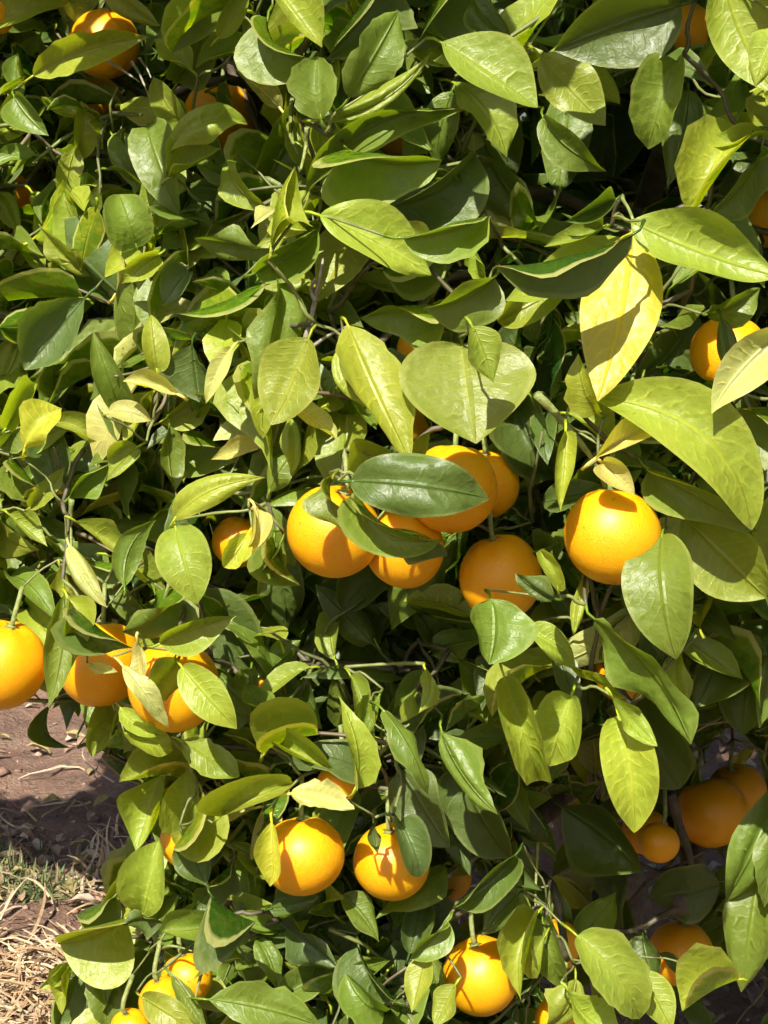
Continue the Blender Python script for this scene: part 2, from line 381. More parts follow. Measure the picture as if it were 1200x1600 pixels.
for (x, y) in spots_px(1900, -260, 1350, 1080, 1720):
    r = 0.0075*math.exp(rng.gauss(0, 0.6)); z = float(ground_z(x, y)); V = []
    base = [(1, 0, 0), (-1, 0, 0), (0, 1, 0), (0, -1, 0), (0, 0, 0.5), (0, 0, -0.6)]; rot = Matrix.Rotation(rng.uniform(0, 6), 3, 'Z')
    for p in base:
        k = r*rng.uniform(0.7, 1.5); vv = rot @ Vector(p); V.append((x+vv.x*k, y+vv.y*k, z+vv.z*k))
    c = rng.choice([(0.26, 0.155, 0.11), (0.31, 0.20, 0.15), (0.20, 0.12, 0.09), (0.36, 0.26, 0.20)])
    b.add(np.array(V), [(0, 2, 4), (2, 1, 4), (1, 3, 4), (3, 0, 4), (2, 0, 5), (1, 2, 5), (3, 1, 5), (0, 3, 5)], np.zeros((6, 2)), c)
o = b.build('soil_clods', M_CLOD, kind='stuff'); o['label'] = 'small crumbs of soil and pebbles on the ground'; o['category'] = 'clods'
b = Buf()
for (x, y) in spots_px(700, -260, 1350, 1080, 1720):
    z = float(ground_z(x, y)) + 0.006; an = rng.uniform(0, 6.28); L0 = rng.uniform(0.03, 0.07)
    d = np.array((math.cos(an), math.sin(an), rng.uniform(-0.1, 0.25)))
    V, Fc, UV, _ = blade((x, y, z), np.array((x, y, z))+d*L0, (rng.uniform(-.3, .3), rng.uniform(-.3, .3), 1), L0*0.45, 0, 0.1, 20, 0.3, 0.05, rng.uniform(-1, 1), 5, 4, 0, rng=rng)
    b.add(V, Fc, np.zeros_like(UV), rng.choice([(0.34, 0.24, 0.16), (0.22, 0.14, 0.09), (0.44, 0.36, 0.28), (0.30, 0.25, 0.10)]))
o = b.build('leaf_litter', M_STRAW, kind='stuff'); o['label'] = 'dry fallen leaves lying on the soil'; o['category'] = 'leaf litter'

# ------------------------------------------------------------------ the orange tree: trunk and limbs
ROOT = Vector((0.33, 2.55, 0.0))
tree = empty('orange_tree', ROOT, 'leafy orange tree laden with ripe fruit, filling most of the view', 'tree')
rng = random.Random(3)
nodes = []                              # points that twigs can grow from
def limb(name, ctrl, r0, r1, n=16, sides=10, m=None):
    pts = spline(ctrl, n); rad = [r0 + (r1-r0)*(i/(n-1))**0.8 for i in range(n)]
    V, Fc, UV = tube(pts, rad, sides, 0.07, rng); bb = Buf(); bb.add(V, Fc, UV, (1, 1, 1))
    o = bb.build(name, m or M_BARK, tree, origin=tuple(pts[0])); nodes.extend([np.array(p) for p in pts[4:]]); return o
R0 = np.array(ROOT)
limb('trunk', [R0+(0, 0, -0.05), R0+(0.01, -0.01, 0.2), R0+(-0.02, 0.01, 0.42), R0+(0.01, 0, 0.62)], 0.075, 0.052, 14, 14)
top = R0+(0.01, 0, 0.58)
def A(px, py, d): return np.array(at(px, py, d))
LIMBS = [[top, A(880, 700, 2.2), A(800, 520, 1.85), A(700, 420, 1.62)],
         [top, A(980, 600, 2.2), A(1010, 320, 1.9), A(1120, 60, 1.6)],
         [top, A(700, 800, 2.3), A(450, 620, 2.0), A(250, 480, 1.78)],
         [top, A(720, 950, 2.3), A(420, 950, 2.0), A(160, 850, 1.75)],
         [top, A(980, 900, 2.1), A(1000, 820, 1.8), A(960, 700, 1.55)],
         [top, A(860, 1250, 2.2), A(720, 1330, 1.9), A(520, 1380, 1.65)],
         [top, A(1000, 1250, 2.2), A(1080, 1330, 1.95), A(1060, 1420, 1.75)],
         [top, A(700, 500, 2.3), A(480, 250, 2.0), A(330, 80, 1.75)],
         [top, A(600, 900, 2.3), A(400, 1250, 1.95), A(230, 1400, 1.72)],
         [top, R0+(0.45, 0.2, 0.95), R0+(0.85, 0.3, 1.3)], [top, R0+(-0.5, 0.35, 1.0), R0+(-0.95, 0.5, 1.25)],
         [top, R0+(0.1, 0.1, 1.2), R0+(0.15, 0.05, 1.9)], [top, R0+(0.1, 0.5, 0.95), R0+(0.2, 0.95, 1.3)],
         [top, R0+(0.45, -0.5, 0.75), R0+(0.8, -0.75, 1.1)], [top, R0+(-0.4, -0.3, 1.2), R0+(-0.6, -0.5, 1.7)]]
for c in LIMBS: limb('limb', c, 0.030, 0.008, 16, 8)

# ------------------------------------------------------------------ leaves read off the photograph: base x y, tip x y, width (photo pixels), colour, layer, shape options
# options: u = faces sky (+) or ground (-), r = faces right, f = fold, b = sideways bow, a = arch, z = tip further away (+) or nearer (-), d = distance, c = cup, p = where it is widest
LEAVES = '''
-30 62 102 8 52 L 1 f22 u.5 | 52 118 232 58 60 L 0 b.06 f26 u.1 a.03 c.1 | 112 -25 116 36 60 L 2 | 300 -40 268 84 76 G 1 u-.2 | 378 15 268 82 42 L 1 f50 u.5
30 152 28 82 32 G 1 | 22 152 76 212 56 G 1 u-.3 | 118 245 126 158 38 L 1 f20 | 12 276 48 213 26 L 1 | 289 200 240 120 46 L 1 f30
234 166 140 214 38 D 2 u.3 | 268 242 386 194 56 L 0 f12 u.4 | 264 277 344 232 44 L 1 u.6 | 240 282 196 198 42 G 1 f45 | 268 272 222 206 46 D 1 u-.5
214 386 186 304 78 G 1 f15 u-.1 | 50 300 72 392 52 L 1 | -2 300 30 362 34 L 1 | 86 362 216 486 82 B 2 b.1 u-.5 p.4 | 282 392 396 328 46 L 2
474 168 402 322 86 G 3 u-.5 | 428 -22 503 74 74 L 0 f35 u.3 | 418 28 492 97 52 G 1 u-.2 | 602 -32 512 92 84 D 2 u-.3 | 546 152 623 17 88 G 0 f24 u-.1 b.05
502 186 496 88 82 G 0 c.4 u.0 | 498 188 674 80 38 L 1 f45 b-.10 | 478 302 727 171 58 G 0 b.15 f30 u.2 | 424 388 461 260 48 L 0 f50 r.3 | 482 298 428 399 36 L 1 f20 u.5
546 236 690 250 88 G 0 f28 u-.1 z-.3 | 620 322 742 240 86 D 2 u-.3 | 630 372 766 337 66 G 0 f30 u.1 | 500 336 674 430 92 L 0 b.02 f24 u.3 a.03 | 690 66 840 168 90 L 0 f14 u.4 p.5 a.03 c.05
708 128 792 246 78 L 1 f14 u.3 p.5 | 758 226 836 344 86 D 3 u-.5 | 682 -22 650 82 74 G 2 u-.4 | 734 -20 800 62 64 D 2 u-.3 | 470 60 400 128 46 L 2
845 88 946 196 88 L 1 u.35 | 1064 8 866 79 122 D 0 f20 u.1 z.1 | 902 98 969 163 52 L 2 u.2 | 848 184 947 267 58 G 2 u.1 | 1058 96 1013 233 78 G 1 f30 u.0
1076 140 1042 296 66 D 3 u-.4 | 1130 -34 1212 146 118 L 0 f10 u.4 | 1226 36 1180 136 60 L 0 d1.22 | 1157 206 1077 354 84 V 0 f18 u.45 r-.1 | 1200 206 1085 222 26 L 0 f40 u.6
1192 228 1103 342 64 G 1 u-.4 | 1215 240 1176 300 40 V 1 | 988 368 774 416 62 D 0 f24 u-.55 b.05 d1.24 a.02 | 988 378 790 470 84 L 1 u.5 f12 | 942 354 850 386 36 L 1 u.5
962 312 884 346 38 D 1 | 986 346 1216 432 108 L 0 f24 u.15 b-.02 a-.02 | 988 362 934 627 134 Y 0 f10 u.15 b.03 p.42 d1.31 a.02 | 872 452 778 502 70 L 1 f24 u.2 | 772 434 661 482 80 G 0 c.35 u-.1 d1.27
756 432 741 384 34 L 1 | 696 478 563 497 62 G 0 f20 u-.2 b-.04 a.0 | 722 538 744 693 222 H 0 f2 u.3 z-.55 c.05 p.40 a.03 d1.26 | 738 510 771 597 62 L 0 f20 u.5 d1.20 | 544 508 642 722 98 L 0 f20 u.1 b-.04 p.45
530 545 579 638 38 L 0 f40 d1.30 | 432 436 398 624 76 G 1 f20 u-.3 | 482 528 424 664 104 L 0 f28 u.25 c.1 | 452 654 456 740 38 L 1 | 464 640 526 687 42 P 1 u.4
398 444 273 491 98 G 1 f20 u-.4 p.36 | 400 426 497 358 64 G 1 f14 u-.2 | 424 384 304 372 54 G 1 f28 b.08 | 547 752 764 779 108 D 0 f16 u.25 b.02 p.45 d1.24 | 560 772 692 842 54 G 0 b-.1 d1.28 u.2
598 826 700 868 54 D 0 d1.30 u-.5 | 544 746 627 714 48 L 1 u.5 | 652 726 673 674 30 L 0 f20
932 644 904 553 48 L 0 f35 d1.30 | 888 646 957 692 58 L 1 u.4 | 928 622 1174 828 118 L 0 b.13 f26 u.25 p.5 d1.32 | 930 716 1056 654 56 P 0 f48 u.3 b.05 d1.31 | 942 724 992 774 46 P 0 f25 u.5 z-.3 d1.31
884 674 876 798 40 V 0 f30 u.0 r.1 d1.31 a.03 b.0 | 1014 734 1184 830 64 G 0 b.10 f14 u-.1 r.1 c.0 d1.35 | 1066 806 1197 934 120 L 1 f14 u-.05 p.5 | 1034 836 1056 1030 114 G 0 f10 u.1 p.45 d1.32 | 1084 486 984 602 84 D 3 u-.2
1106 492 1188 450 54 G 1 u-.1 | 1240 508 1112 646 78 P 0 f30 u.35 b-.06 | 1216 636 1108 650 64 G 1 u-.5 | 1012 600 1112 662 70 D 3 | 1220 690 1126 792 84 D 3
800 618 872 744 96 D 3 u-.1 | 768 936 764 1038 106 G 0 f-8 c.25 u-.05 p.45 d1.30 | 866 936 806 895 38 D 0 f26 d1.30 | 818 984 899 1041 48 L 1 f10 u.3 | 872 922 844 860 34 L 1
912 902 896 995 26 L 1 f30 | 928 968 1079 1163 80 G 0 f14 u-.45 b.04 d1.33 | 1066 1016 1076 1099 40 L 2 | 1150 990 1086 1106 100 D 3 u-.1 | 1196 1010 1160 1150 96 D 3
988 1078 1062 1232 96 D 2 u-.2 | 956 1087 1027 1166 42 L 0 f34 u.3 d1.34 | 966 1118 991 1301 90 V 0 f20 u.3 p.34 d1.37 | 892 1088 858 1197 84 L 1 f26 u.15 d1.40 | 788 1058 843 1219 62 L 1 f20 u.2
716 1030 832 1152 94 G 2 u.0 | 796 1190 828 1300 50 G 2 | 926 1180 931 1285 60 D 3 | 878 1262 1002 1364 116 D 2 u-.1 d1.74 | 848 1386 886 1468 62 G 1 d1.66
904 1472 962 1394 68 G 1 d1.64 f16 | 902 1462 999 1592 90 L 0 f18 u.4 d1.44 | 998 1518 1052 1614 64 L 0 f12 u.4 d1.46 | 1152 1530 1066 1580 54 L 0 f30 u.5 d1.50 | 1216 1236 1134 1408 84 G 1 f22 u-.1 d1.66 b-.05
1186 1356 1158 1550 84 G 1 f16 u-.1 d1.66 | 1212 1296 1194 1418 66 G 0 d1.62 | 1124 1384 1012 1402 98 D 1 f12 u.0 d1.78 | 1004 1462 1022 1532 54 D 1 d1.74 | 840 1426 814 1562 50 L 1 f20 d1.50
888 1548 978 1622 74 L 0 u.4 d1.46 | 1030 1490 1080 1547 24 D 0 b.1 d1.74
650 944 514 1018 138 G 3 u-.3 | 556 1232 529 1088 48 L 0 f12 | 548 1056 561 1147 36 L 0 f20 | 592 1088 561 1162 38 G 0 f20 | 646 1084 627 1130 36 L 1
664 1046 654 1114 28 L 0 b.15 | 598 1108 669 1243 44 G 0 b-.08 f30 | 626 1204 702 1324 98 B 0 f10 u-.3 | 690 1146 779 1273 48 G 0 f24 u-.2 b-.05 | 716 1198 797 1340 90 D 1 f14
414 1176 497 1148 48 L 1 u.4 | 424 1162 522 1202 34 L 1 f40 | 454 1240 554 1264 54 P 0 f22 u.3 b.08 d1.42 | 344 1276 457 1224 52 L 0 f42 u.2 d1.44 | 424 1284 422 1385 46 V 0 f26 u.1 r-.3 b.06 d1.41 a.04
624 1284 656 1370 54 B 0 u-.3 d1.42 | 584 1286 590 1335 26 D 0 d1.43 c.0 r.0 | 326 1562 502 1604 84 G 0 f14 u.3 b.04 d1.44 | 666 1488 643 1582 46 L 0 f16 | 672 1492 690 1592 34 G 1 f40
712 1538 680 1604 44 L 0 f20 | 404 1468 432 1547 44 G 1 | 448 1450 527 1512 56 B 1 u.1 | 534 1398 592 1472 50 G 2 | 804 1338 708 1418 54 D 1
808 1398 752 1462 54 D 2 | 274 824 308 944 88 L 0 f16 u.25 p.45 | 242 924 191 987 60 G 0 u-.5 | 195 916 244 812 50 G 0 f36 b.1 | 108 853 167 949 42 P 0 f22 u.2
94 884 100 952 40 L 1 | 100 930 76 1107 62 G 0 f10 u.0 b.04 d1.46 c.0 a.03 | 106 934 116 1032 54 L 0 u.4 d1.43 | 128 958 208 1012 48 D 0 f20 u-.2 d1.44 | 250 1006 369 962 54 L 0 c.3 f22 u-.3 d1.42 a.02
278 1032 222 1088 76 G 0 f14 u-.4 d1.42 | 192 1040 264 1138 38 P 0 f20 d1.41 | 284 1042 370 1139 66 L 0 f24 u.1 d1.41 | 188 1106 258 1150 34 L 0 b-.1 | 182 1128 143 1182 50 L 0 u.4
204 1148 270 1172 50 L 0 u.3 | 284 1158 374 1214 60 L 0 u.4 f10 | 78 1102 110 1168 34 D 0 b-.42 f20 | 388 834 349 886 42 V 0 f25 | 397 788 384 862 30 P 0 f30
118 814 224 872 40 L 0 f34 | 14 803 74 854 34 L 0 f20 | 308 928 398 1054 116 D 3 u-.2 | 336 1046 396 1122 54 G 2 | 272 812 414 746 54 L 0 f24 u.2 b.06
214 832 292 768 56 G 1 u-.2 | 132 466 38 578 94 B 0 f18 u.1 p.5 | 34 518 -6 612 60 L 1 f12 | 190 648 145 516 56 G 0 f16 u-.1 | 10 668 57 598 40 L 0 f36
38 702 96 638 66 V 0 f30 u.3 p.5 | 170 644 237 657 36 P 0 f10 u.4 | 278 616 192 596 28 P 0 f30 u.3 | 246 582 236 492 44 L 0 f20 u-.1 | 262 582 273 498 26 V 1
248 398 190 443 44 L 0 f18 | 292 424 254 478 50 B 0 u-.3 | 362 544 322 630 32 P 0 f30 | 300 538 312 628 76 D 1 u-.2 | 216 698 167 751 50 L 0 f34 u.1
108 778 174 724 48 G 0 | 48 792 102 728 34 L 0 f20 | 410 698 330 718 34 P 1 u.3 | 280 1214 187 1222 44 L 0 f20 u.5 | 252 1212 212 1329 70 L 0 f14 u.2 p.46
302 1288 295 1202 64 L 0 f20 u.2 | 312 1252 274 1320 42 L 0 f16 | 222 1432 248 1314 82 L 0 c.8 f20 u-.45 p.5 | 196 1436 94 1474 106 L 0 c.9 f24 u-.5 z-.2 p.5 | 256 1444 192 1446 42 D 0 u-.3
330 1446 254 1456 58 G 0 f12 u.5 | 102 1511 61 1545 24 L 0 | 116 1504 97 1585 30 L 0 f25 | 148 1498 166 1606 66 G 0 f20 u.0 | 122 1516 88 1604 50 D 1
232 1488 178 1566 74 D 1 u-.3 | 222 1558 324 1624 56 L 0 f12 d1.46 | 268 1526 328 1614 34 G 0 f20 u-.3 d1.46 | 362 1348 298 1428 50 D 0 u-.3 | 400 1262 338 1282 34 P 0 f40 u.3
340 60 388 -20 40 L 1 | 380 30 412 128 30 L 1 f30 | 405 60 455 140 34 L 1 f36 | 160 -20 250 40 36 L 2 | 440 320 480 360 30 L 1
590 320 520 350 50 D 2 | 600 420 700 372 50 G 2 | 660 400 610 350 40 L 2 u.4 | 480 470 600 440 74 G 3 u-.3 | 150 430 60 350 50 L 2
150 700 236 640 44 G 2 | 300 660 372 720 56 G 2 u-.1 | 120 560 60 640 50 G 2 | 250 660 330 600 44 L 2 | 20 720 80 800 44 G 2
90 660 160 700 40 L 2 | 420 770 470 700 48 G 1 | 438 850 402 930 34 G 0 | 428 840 470 915 34 G 1 | 400 1060 470 1000 60 G 2 u.3
150 250 96 330 60 D 2 u-.2 | 310 330 250 390 50 G 2 | 360 250 420 330 52 L 2 | 60 240 0 190 44 G 2 | 300 110 240 60 44 L 2
140 1038 184 1050 24 P 0 d1.44 | 214 1000 217 1082 28 P 0 f30 d1.41 | 518 748 549 832 48 G 0 f24 d1.30 | 316 1238 272 1324 54 L 0 f20 d1.50 | 286 1306 322 1384 62 D 0 f18 d1.50
330 146 337 206 24 G 0 d1.58 | 352 128 362 190 22 L 0 f30 d1.59 | 180 1400 120 1430 60 G 1 u-.2 | 140 1470 210 1500 56 G 1 | 330 1400 400 1440 50 D 0 | 420 1420 500 1400 54 D 1 | 440 1560 520 1520 56 G 1
560 1480 620 1560 60 D 1 | 600 1580 540 1520 56 G 1 | 700 1440 640 1500 44 G 1 | 380 1500 330 1450 46 G 0 | 1128 498 1152 622 40 D 0 d1.33 f14 | 848 1440 882 1538 54 G 0 f20 d1.52 | 900 1530 848 1606 60 L 0 f16 d1.50 | 852 1462 832 1530 36 L 0 f24 d1.50 | 0 700 40 640 44 G 1 | 60 900 10 950 60 D 2 | 150 380 100 300 54 L 1
'''
rng = random.Random(21)
LAYER = {0: -0.035, 1: 0.02, 2: 0.07, 3: 0.13}
bases = []; leaf_objs = []
def add_leaf_object(V, Fc, UV, tint, origin, label=None):
    bb = Buf(); bb.add(V, Fc, UV, tint)
    o = bb.build('leaf', M_LEAF, tree, origin=tuple(origin)); leaf_objs.append(o)
    if label: o['label'] = label
    return o
hero_count = 0
for row in LEAVES.strip().split('\n'):
    for rec in row.split('|'):
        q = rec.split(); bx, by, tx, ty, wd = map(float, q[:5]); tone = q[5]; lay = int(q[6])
        op = {t[0]: float(t[1:]) for t in q[7:]}
        d = op.get('d', front((bx+tx)/2, (by+ty)/2) + LAYER[lay] + rng.uniform(-0.03, 0.03))
        Lp = math.hypot(tx-bx, ty-by)*d/F
        z = op.get('z', rng.uniform(-0.38, 0.12))*Lp
        B = at(bx, by, d - z*0.5); T = at(tx, ty, d + z*0.5)
        tocam = (CAM - (B+T)/2).normalized()
        n = tocam + Vector((0, 0, 1))*((op['u']*1.3 if 'u' in op else rng.uniform(-0.6, 0.7)) - (0.5 if tone == 'G' else 0.3 if tone in 'DB' else 0.0)) + RIGHT*op.get('r', rng.uniform(-0.75, 0.65) if wd < 84 else rng.uniform(-0.4, 0.35))
        ax = (T-B).normalized(); n = (n - ax*n.dot(ax)).normalized()
        k = max(0.68, n.dot((tocam - ax*tocam.dot(ax)).normalized()))
        fold = op.get('f', rng.uniform(12, 30))*(1.2 if wd > 100 else 1.55) + rng.uniform(-3, 9)
        if wd < 84 and 'd' not in op and 'c' not in op:
            x_ = rng.random()
            if x_ < 0.42: fold = rng.uniform(44, 64)
            elif x_ < 0.52: fold = rng.uniform(-34, -20)
        wid = wd*d/F/k/max(0.6, math.cos(math.radians(abs(fold))*0.8))
        Lr = (T-B).length
        if 'a' not in op and wd < 100 and rng.random() < 0.22: op['a'] = rng.choice((0.26, 0.30, -0.2)); op.setdefault('c', 0.35)
        V, Fc, UV, end = blade(B, T, n, wid, op.get('b', rng.uniform(-0.05, 0.05)), op.get('a', rng.choice((-0.06, 0.05, 0.10, 0.15, 0.20))+rng.uniform(-.02, .02)), fold,
                               op.get('c', rng.uniform(-0.2, 0.3)), rng.uniform(0.015, 0.045)*(0.5 if wd > 110 else 1), rng.uniform(-0.6, 0.6)*(0.25 if wd > 84 else 1), 20 if wd > 84 else 14, 8,
                               min(0.018, Lr*0.25), op.get('p', rng.uniform(0.36, 0.46)), rng.uniform(0.84, 1.0) if wd > 84 else rng.uniform(0.86, 1.3), rng, notch=1 if rng.random() < 0.3 and wd < 100 else 0, curl=rng.choice((0.4, 0.9, 1.5, 2.0, -0.8, -1.5))*min(1, 50/wd))
        lab = {(988, 362): 'large chlorotic yellow leaf hanging upright above the whole orange', (547, 752): 'dark glossy leaf lying across the cluster of oranges'}.get((int(bx), int(by)))
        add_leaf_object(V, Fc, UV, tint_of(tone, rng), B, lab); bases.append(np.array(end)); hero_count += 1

# ------------------------------------------------------------------ oranges: x y radius (photo pixels), distance offset, tilt, label
ORANGES = [
 (957, 838, 77, 1.35, 'whole bright orange hanging from a green stalk under the big yellow leaf'),
 (783, 902, 66, 1.42, 'orange below the paired fruit with a green leaf cupped under it'),
 (706, 763, 70, 1.38, 'upper orange partly hidden by the dark glossy leaf'),
 (758, 757, 54, 1.44, 'orange tucked behind the right side of the upper orange'),
 (521, 831, 75, 1.38, 'big sunlit orange left of the dark glossy leaf'),
 (632, 856, 63, 1.40, 'orange under a drooping dark leaf between two larger oranges'),
 (3, 1039, 69, 1.52, 'sunlit orange cut by the left edge of the photo'),
 (157, 1037, 68, 1.53, 'orange with a folded dark leaf over its top, second from left edge'),
 (272, 1073, 73, 1.47, 'low left orange wrapped by several crossing leaves'),
 (473, 1337, 65, 1.47, 'round orange with a yellow curled leaf on its left side'),
 (612, 1347, 61, 1.50, 'orange with a grey green leaf shading its right side, above the grey twig'),
 (752, 1525, 61, 1.53, 'large orange lowest in the picture, near the bottom edge right of centre'),
 (1063, 1490, 51, 1.86, 'shaded orange below the broad dark leaf at lower right'),
 (1029, 1317, 33, 1.74, 'smallest round orange, hanging in the dark gap at lower right'),
 (1112, 1270, 57, 1.90, 'dull shaded orange behind a dark branch at lower right'),
 (1150, 1240, 48, 1.98, 'shaded orange farthest right behind the dull one by the dark branch'),
 (1008, 1300, 38, 1.86, 'orange mostly hidden behind the smallest round one'),
 (292, 1528, 40, 1.58, 'orange seen between crossing stalks near the bottom left'),
 (254, 1564, 38, 1.54, 'orange half covered by a pointed leaf at the bottom left'),
 (205, 1610, 34, 1.56, 'orange showing only its top at the bottom left edge of the foliage'),
 (296, 1312, 46, 1.60, 'orange peeping out from behind two pale leaves above the cupped leaf'),
 (164, 68, 54, 1.66, 'shaded orange under a long leaf at the top left'),
 (345, 182, 57, 1.68, 'orange above the broad lit leaf, upper left'),
 (150, 160, 42, 1.84, 'tiny glimpse of orange among leaves, below the shaded top left one'),
 (40, 284, 44, 1.84, 'orange glimpsed through leaves near the left edge, upper part'),
 (-14, 14, 42, 1.60, 'orange at the very top left corner'),
 (1140, 552, 60, 1.44, 'orange behind a dark leaf near the right edge, upper part'),
 (664, 546, 44, 1.48, 'orange behind the top of the broad heart shaped leaf'),
 (638, 662, 38, 1.60, 'shadowed orange behind the left flank of the broad heart shaped leaf'),
 (372, 846, 40, 1.60, 'orange hidden behind yellow leaves left of the big sunlit one'),
 (424, 1072, 34, 1.60, 'sliver of orange right of the low left cluster'),
 (526, 1226, 32, 1.50, 'sliver of orange above the round one with the curled leaf'),
 (976, 1050, 48, 1.56, 'orange partly hidden beneath the whole bright one'),
 (1072, 52, 46, 1.62, 'orange in shade beside the dark leaf at the top right'),
 (868, 1478, 40, 1.62, 'orange behind mottled leaves right of the bottom edge one'),
 (872, 1592, 36, 1.56, 'orange at the bottom edge under the glossy lit leaves'),
 (638, 214, 46, 1.62, 'glimpse of orange below the long curving leaf'),
 (1206, 342, 46, 1.56, 'orange glimpsed at the right edge below the torn yellow leaf'),
 (699, 1372, 38, 1.78, 'dim orange glimpsed beside the grey twig'),
]
def make_orange(px, py, rp, d, label, seed):
    r_ = random.Random(seed); R = rp*d/F; c = at(px, py, d)
    root = empty('orange', c, label, 'orange', 'ripe oranges on the tree')
    tilt = Matrix.Rotation(r_.uniform(-0.35, 0.2), 3, 'X') @ Matrix.Rotation(r_.uniform(-0.35, 0.35), 3, 'Y')
    nu, nv = 40, 24; V = []; ph = r_.uniform(0, 6)
    sq = r_.uniform(0.95, 1.02)
    for i in range(nv+1):
        th = math.pi*i/nv
        for j in range(nu):
            a = 2*math.pi*j/nu
            rr = R*(1 + 0.020*math.sin(a+2.3*ph)*math.cos(th) + 0.016*math.sin(2*a+ph)*math.sin(th) + 0.012*math.sin(3*a+2*ph)*math.sin(th)**2 + 0.008*math.cos(2*th+ph))
            z = math.cos(th)*sq; s = math.sin(th)
            dip = 0.10*math.exp(-(th/0.30)**2) - 0.02*math.exp(-((th-0.62)/0.3)**2)*math.cos(5*a+ph) + 0.03*math.exp(-((math.pi-th)/0.2)**2)
            V.append(tilt @ Vector((rr*s*math.cos(a), rr*s*math.sin(a), rr*(z - dip*(1 if th < 1.57 else -1)))))
    Fc = []
    for i in range(nv):
        for j in range(nu):
            j2 = (j+1) % nu; Fc.append((i*nu+j, (i+1)*nu+j, (i+1)*nu+j2, i*nu+j2))
    me = bpy.data.meshes.new('peel'); me.from_pydata([tuple(v) for v in V], [], Fc)
    me.polygons.foreach_set('use_smooth', np.ones(len(me.polygons), dtype=bool)); me.materials.append(M_PEEL)
    o = bpy.data.objects.new('peel', me); COL.objects.link(o); o.parent = root
    # calyx: a five pointed star with a stub, and the stalk
    top_ = tilt @ Vector((0, 0, R*(sq-0.075))); bb = Buf(); cs = R*0.20; vv = []; ff = []
    for k in range(10):
        a = math.pi*k/5; q = cs*(1.0 if k % 2 == 0 else 0.55)
        vv.append(tilt @ Vector((q*math.cos(a), q*math.sin(a), R*(sq-0.085)+ (0.02*R if k % 2 == 0 else 0.03*R))))
    vv.append(tilt @ Vector((0, 0, R*(sq-0.02)))); vv.append(tilt @ Vector((0, 0, R*(sq-0.16))))
    for k in range(10): ff += [(k, (k+1) % 10, 10), ((k+1) % 10, k, 11)]
    bb.add(np.array([tuple(v) for v in vv]), ff, np.zeros((12, 2)), (0.2, 0.22, 0.07))
    co = bb.build('calyx', M_CALYX); co.parent = root
    up = tilt @ Vector((0, 0, 1)); e = top_ + up*0.010
    end = e + Vector((r_.uniform(-0.008, 0.008), 0.012, 0.022))
    V2, F2, U2 = tube(spline([tuple(top_), tuple(e), tuple(end)], 6), [0.0022]*6, 6); bb = Buf(); bb.add(V2, F2, U2, (1, 1, 1))
    so_ = bb.build('stalk', M_CALYX); so_.parent = root
    bases.append(np.array(c + end))
for i, q in enumerate(ORANGES): make_orange(*q, seed=100+i)

# ------------------------------------------------------------------ the rest of the crown: leafy shoots behind and around those leaves
rng = random.Random(77)
GLIMPSE = {(526, 1226), (424, 1072), (150, 160), (40, 284), (976, 1050), (638, 214), (1206, 342), (699, 1372), (1072, 52)}   # mostly hidden fruit
ORP = [(380, 232, 40, 1.74)] + [(x, y, r*(0.5 if (x, y) in GLIMPSE else 1), d) for x, y, r, d, _ in ORANGES]
OPEN = [(-400, 1108), (72, 1112), (120, 1185), (192, 1205), (196, 1325), (216, 1345), (190, 1385), (105, 1425), (80, 1500), (62, 1550), (90, 1610), (100, 1900), (-400, 1900)]
GAPS = [(745, 1430, 45, 60), (1035, 1390, 40, 60), (1150, 1560, 70, 45), (1130, 1190, 28, 40), (520, 1500, 30, 40), (1090, 1340, 26, 20), (960, 1590, 20, 20)]
OC = np.array([tuple(at(x, y, d)) for x, y, r, d in ORP]); ORAD = np.array([r*d/F for x, y, r, d in ORP])
def in_poly(x, y, P):
    c = False; j = len(P)-1
    for i in range(len(P)):
        if (P[i][1] > y) != (P[j][1] > y) and x < (P[j][0]-P[i][0])*(y-P[i][1])/(P[j][1]-P[i][1])+P[i][0]: c = not c
        j = i
    return c
def blocked(p):
    g3 = proj(p - TO_SUN*(p.z/TO_SUN.z))
    if g3 and -120 < g3[0] < 120 and (1350 < g3[1] < 1720 or 1150 < g3[1] < 1215): return True
    w3 = np.array(p) - OC; s3 = w3 @ np.array(TO_SUN); pr = np.sqrt(np.maximum(0, (w3*w3).sum(1) - s3*s3))
    if np.any((s3 > 0) & (s3 < 0.28) & (pr < ORAD*0.8) & (ORAD > 0.0165)): return True
    q = proj(p)
    if q is None: return False
    x, y, d = q
    if in_poly(x-14, y-10, OPEN) or in_poly(x, y, OPEN): return True
    if ((x-925)/150)**2 + ((y-255)/112)**2 < 1 and d < front(x, y) + 0.6: return True
    for (gx, gy, a, b_) in GAPS:
        if ((x-gx)/a)**2 + ((y-gy)/b_)**2 < 1: return True
    for (ox, oy, r, od) in ORP:
        if d < od + 0.03 and (x-ox)**2 + (y-oy)**2 < (r*1.06)**2: return True
    if -60 < x < 1260 and -60 < y < 1660 and d < front(x, y) + (0.035 if x > 430 or y > 900 else -0.02): return True
    return False
foliage = Buf(); twigs = Buf(); pool = []
TPL = [blade((0, 0, 0), (1, 0, 0), (0, 0, 1), rng.uniform(0.45, 0.6), 0, rng.uniform(0.02, 0.15), rng.uniform(6, 34), 0.1, .02, rng.uniform(-.6, .6), 5, 2, 0, .42, .8, rng) for _ in range(14)]
